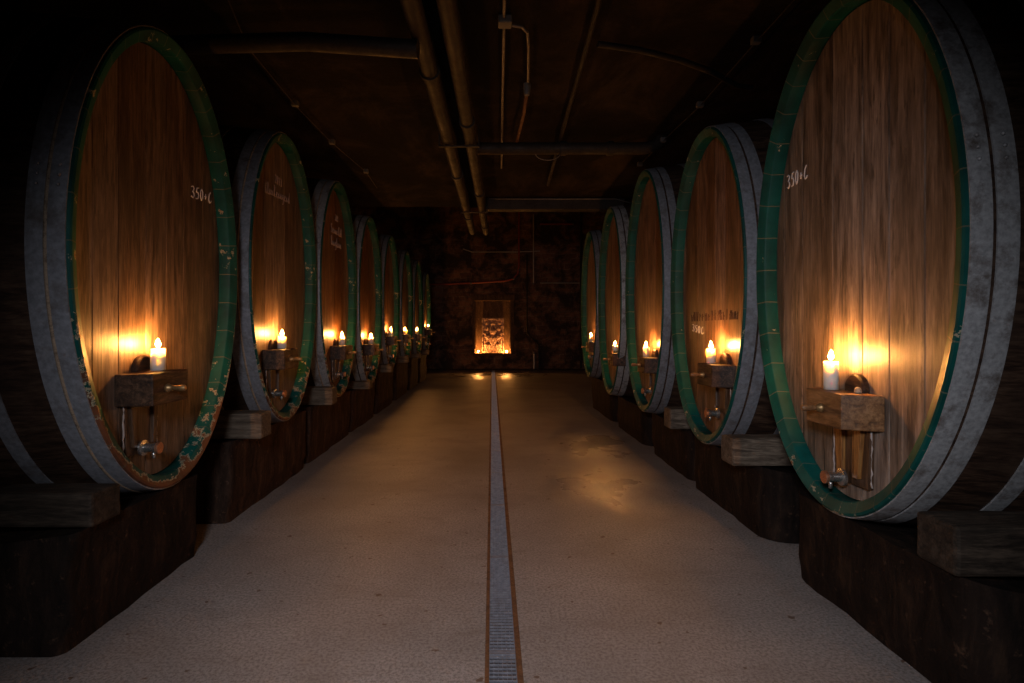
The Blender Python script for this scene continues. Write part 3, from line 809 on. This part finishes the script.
# pair hangers
for t in (.22, .5, .8):
    p = lerp(A0, A1, t); q = lerp(B0, B1, t)
    mb = MB(); mb.box(-.09, q[0]-p[0]+.09, -.02, .02, -.078, -.065); mb.box(-.09, -.078, -.02, .02, -.07, .13); mb.box(q[0]-p[0]+.078, q[0]-p[0]+.09, -.02, .02, -.07, .13)
    o = mb.build('pipe_hanger', M['duct'], loc=p)
    tag(o, {.22: 'nearest', .5: 'middle', .8: 'farthest'}[t] + ' metal bracket strap holding up the pair of long ceiling pipes', 'pipe bracket', 'brackets of the paired ceiling pipes')
pipe('ceiling_pipe', [(-2.3, 3.62, EYE+1.84), (-1.2, 3.60, EYE+1.86), (-.47, 3.56, EYE+1.79)], .058, M['duct'], 'cross pipe under the ceiling above the first gap between left casks', 'pipe')
pipe('ceiling_pipe', [(-.20, 5.92, EYE+1.93), (.9, 5.92, EYE+1.93), (1.62, 5.92, EYE+1.93), (1.74, 5.92, EYE+1.97), (1.80, 5.92, EYE+2.08)], .062, M['duct'], 'nearer cross pipe on the right half of the ceiling, bent up at its end', 'pipe', None, 18, [((.75, 5.92, EYE+1.93), (1, 0, 0)), ((1.25, 5.92, EYE+1.93), (1, 0, 0))])
# boxed beam
mb = MB(); mb.box(-.10, 2.05, -.10, .10, -.10, .08)
o = mb.build('ceiling_beam', M['duct'], loc=(0, 8.75, EYE+1.98), bevel=.008); tag(o, 'flat boxed cross beam at the far end of the low ceiling', 'beam')
mb = MB(); mb.tube([(-.05, 0, 0), (1.0, 0, -.002), (1.9, 0, 0), (2.15, .02, -.06)], .008, 8)
o = mb.build('grey_cable', M['conduit'], loc=(0, 8.61, EYE+2.03), smooth=True); tag(o, 'thin pale cable along the top of the far cross beam', 'cable')
# conduit with junction box
P = [CP(504.5, -20, 2.03), CP(504, 22, 2.03), CP(502.5, 100, 2.03), CP(501.5, 168, 2.03)]
pipe('ceiling_conduit', P, .011, M['conduit'], 'thin straight conduit running down the middle of the ceiling', 'conduit', None, 8)
jb = CP(505, 22, 2.02)
mb = MB(); mb.box(-.045, .045, -.045, .045, -.025, .03)
o = mb.build('junction_box', M['clip'], loc=(jb[0], jb[1], jb[2]), bevel=.01); tag(o, 'small square junction box on the middle ceiling conduit', 'junction box')
q = [CP(510, 25, 2.02), CP(522, 27, 2.02), CP(527.5, 33, 2.02), CP(528.5, 50, 2.02), CP(528, 82, 2.02)]
pipe('ceiling_conduit', q, .010, M['conduit'], 'thin bent conduit branching from the ceiling junction box', 'conduit', None, 8)
e = CP(527, 88, 2.02)
t = thing('lamp_socket', 'bare lamp socket with a short drop rod under the ceiling', 'lamp socket', e)
mb = MB(); mb.lathe([(0, .04), (.03, .04), (.032, 0), (.022, -.06), (0, -.06)], 16); mb.build('socket', M['clip'], t, smooth=True, auto=40)
mb = MB(); mb.tube([(0, .0, -.02), (0, .5, -.03), (-.03, 1.2, -.04)], .014, 8); mb.build('rod', M['rust'], t, smooth=True)
# seam line of the ceiling, drawn as an added dark tube
P = [CP(603, -30, 2.01), CP(598, 5, 2.01), CP(580, 70, 2.01), CP(560, 140, 2.005), CP(548, 185, 2.0)]
pipe('ceiling_seam', P, .020, M['blackcable'], 'dark seam strip slanting along the ceiling right of the middle', 'duct', None, 8)
P = [CP(598, 44, 2.0), CP(640, 50, 2.0), CP(680, 60, 2.0), CP(712, 72, 2.0), CP(738, 86, 1.98), CP(752, 88, 1.97)]
pipe('black_cable', P, .022, M['blackcable'], 'thick black cable curving across the ceiling towards the right casks', 'cable', None, 8)
for s, pts, lb in ((-1, [(225, -8), (248, 48), (295, 105), (332, 143), (366, 172), (377, 188)], 'left'), (1, [(800, -6), (756, 42), (700, 106), (663, 141), (640, 165)], 'right')):
    P = [CP(x_, y_, 1.985) for x_, y_ in pts]
    pipe('clipped_cable', P, .0045, M['duct'], 'thin cable clipped to the ceiling above the %s casks' % lb, 'cable', None, 6)
    for j, p in enumerate(P[1:5]):
        mb = MB(); mb.box(-.03, .03, -.025, .025, -.012, .035)
        o = mb.build('cable_clip', M['clip'], loc=p, bevel=.006)
        tag(o, 'pale plastic cable clip on the %s ceiling cable, %s from the camera' % (lb, ['first', 'second', 'third', 'fourth'][j]), 'cable clip', 'clips of the ceiling cables')
# hanging wire loop by the nearer cross pipe
mb = MB(); mb.tube([(-.13*math.cos(PI*k/10), 0, -.07*math.sin(PI*k/10)) for k in range(11)], .004, 6)
o = mb.build('wire_loop', M['conduit'], loc=(.59, 5.92, EYE+1.875), smooth=True); tag(o, 'small slack wire loop hanging below the nearer cross pipe', 'wire')

# ------------------------------------------------------------------ end wall pipes
d = 19.86
pipe('wall_pipe', [WP(x_, y_, d) for x_, y_ in ((425, 284.5), (450, 284), (480, 282.5), (504, 281), (513, 279), (517.5, 274), (519, 266), (519, 240), (519, 205))], .036, M['redpipe'], 'red pipe along the end wall rising beside the niche', 'pipe', None, 10,
     [(WP(471, 283.2, d), (1, 0, 0)), (WP(513.5, 278.7, d), (1, 0, .4)), (WP(519, 270, d), (0, 0, 1))])
pipe('wall_conduit', [WP(533.5, 214, d), WP(533.5, 284, d)], .026, M['wallpipe'], 'pale upright conduit on the end wall right of the red pipe', 'conduit', None, 8, [(WP(533.5, 284, d), (0, 0, 1))])
pipe('wall_conduit', [WP(540, 283, d), WP(582, 283, d)], .020, M['wallpipe'], 'short level conduit on the end wall towards the right casks', 'conduit', None, 8)
pipe('wall_conduit', [WP(463, 249, d), WP(472, 252, d), WP(516, 252, d), WP(540, 251, d)], .018, M['wallpipe'], 'level conduit high on the end wall below the ceiling pipes', 'conduit', None, 8)
pipe('wall_conduit', [WP(527, 255, d), WP(527, 333, d), WP(539, 345, d), WP(539.5, 367, d)], .024, M['duct'], 'brown conduit with a kink low on the end wall right of the niche', 'conduit', None, 8)
pipe('wall_pipe', [WP(534, 352, d-.1), WP(534, 368.8, d-.1)], .038, M['wallpipe'], 'short stub pipe at the foot of the end wall right of the niche', 'pipe', None, 10, [(WP(534, 353, d-.1), (0, 0, 1))])
pipe('wall_pipe', [WP(540, 224, d), WP(573, 224, d)], .035, M['redpipe'], 'short dark red pipe high on the end wall to the right', 'pipe', None, 10, [(WP(573, 224, d), (1, 0, 0))])
pipe('wall_pipe', [WP(581, 205, d-.1), WP(581, 368, d-.1)], .04, M['duct'], 'dark upright pipe on the end wall behind the right casks', 'pipe', None, 10)

# ------------------------------------------------------------------ light
def spot(name, loc, target, watts, col, size, angle, blend):
    l = bpy.data.lights.new(name, 'SPOT'); l.energy = watts; l.color = col; l.shadow_soft_size = size
    l.spot_size = math.radians(angle); l.spot_blend = blend
    o = bpy.data.objects.new(name, l); C.objects.link(o); o.location = loc
    o.rotation_euler = (Vector(target)-Vector(loc)).to_track_quat('-Z', 'Y').to_euler(); return o
spot('fill_spot', (-.45, -.6, 2.2), (.25, 3.6, .40), 340, (.88, .90, 1.0), .25, 84, 1.0)  # unseen cool fill added behind the camera for floor, hoops and near heads
w = bpy.data.worlds.new('cellar air'); bpy.context.scene.world = w; w.use_nodes = True
w.node_tree.nodes['Background'].inputs[0].default_value = (.5, .6, .8, 1)
w.node_tree.nodes['Background'].inputs[1].default_value = .002

# ------------------------------------------------------------------ camera
cam = bpy.data.cameras.new('camera'); co = bpy.data.objects.new('camera', cam); C.objects.link(co)
co.location = (0, 0, EYE); co.rotation_euler = (PI/2, 0, 0)
cam.sensor_width = 36; cam.lens = 36*F/1024
cam.shift_x = 20/1024; cam.shift_y = -10.5/1024
cam.clip_start = .05; cam.clip_end = 100
sc = bpy.context.scene; sc.camera = co
sc.view_settings.view_transform = 'Standard'; sc.view_settings.look = 'None'
sc.view_settings.gamma = 1; sc.view_settings.use_curve_mapping = False; sc.view_settings.exposure = 0
sc.cycles.use_denoising = True; sc.cycles.use_light_tree = True
sc.cycles.max_bounces = 6; sc.cycles.sample_clamp_indirect = 4; sc.cycles.caustics_reflective = False
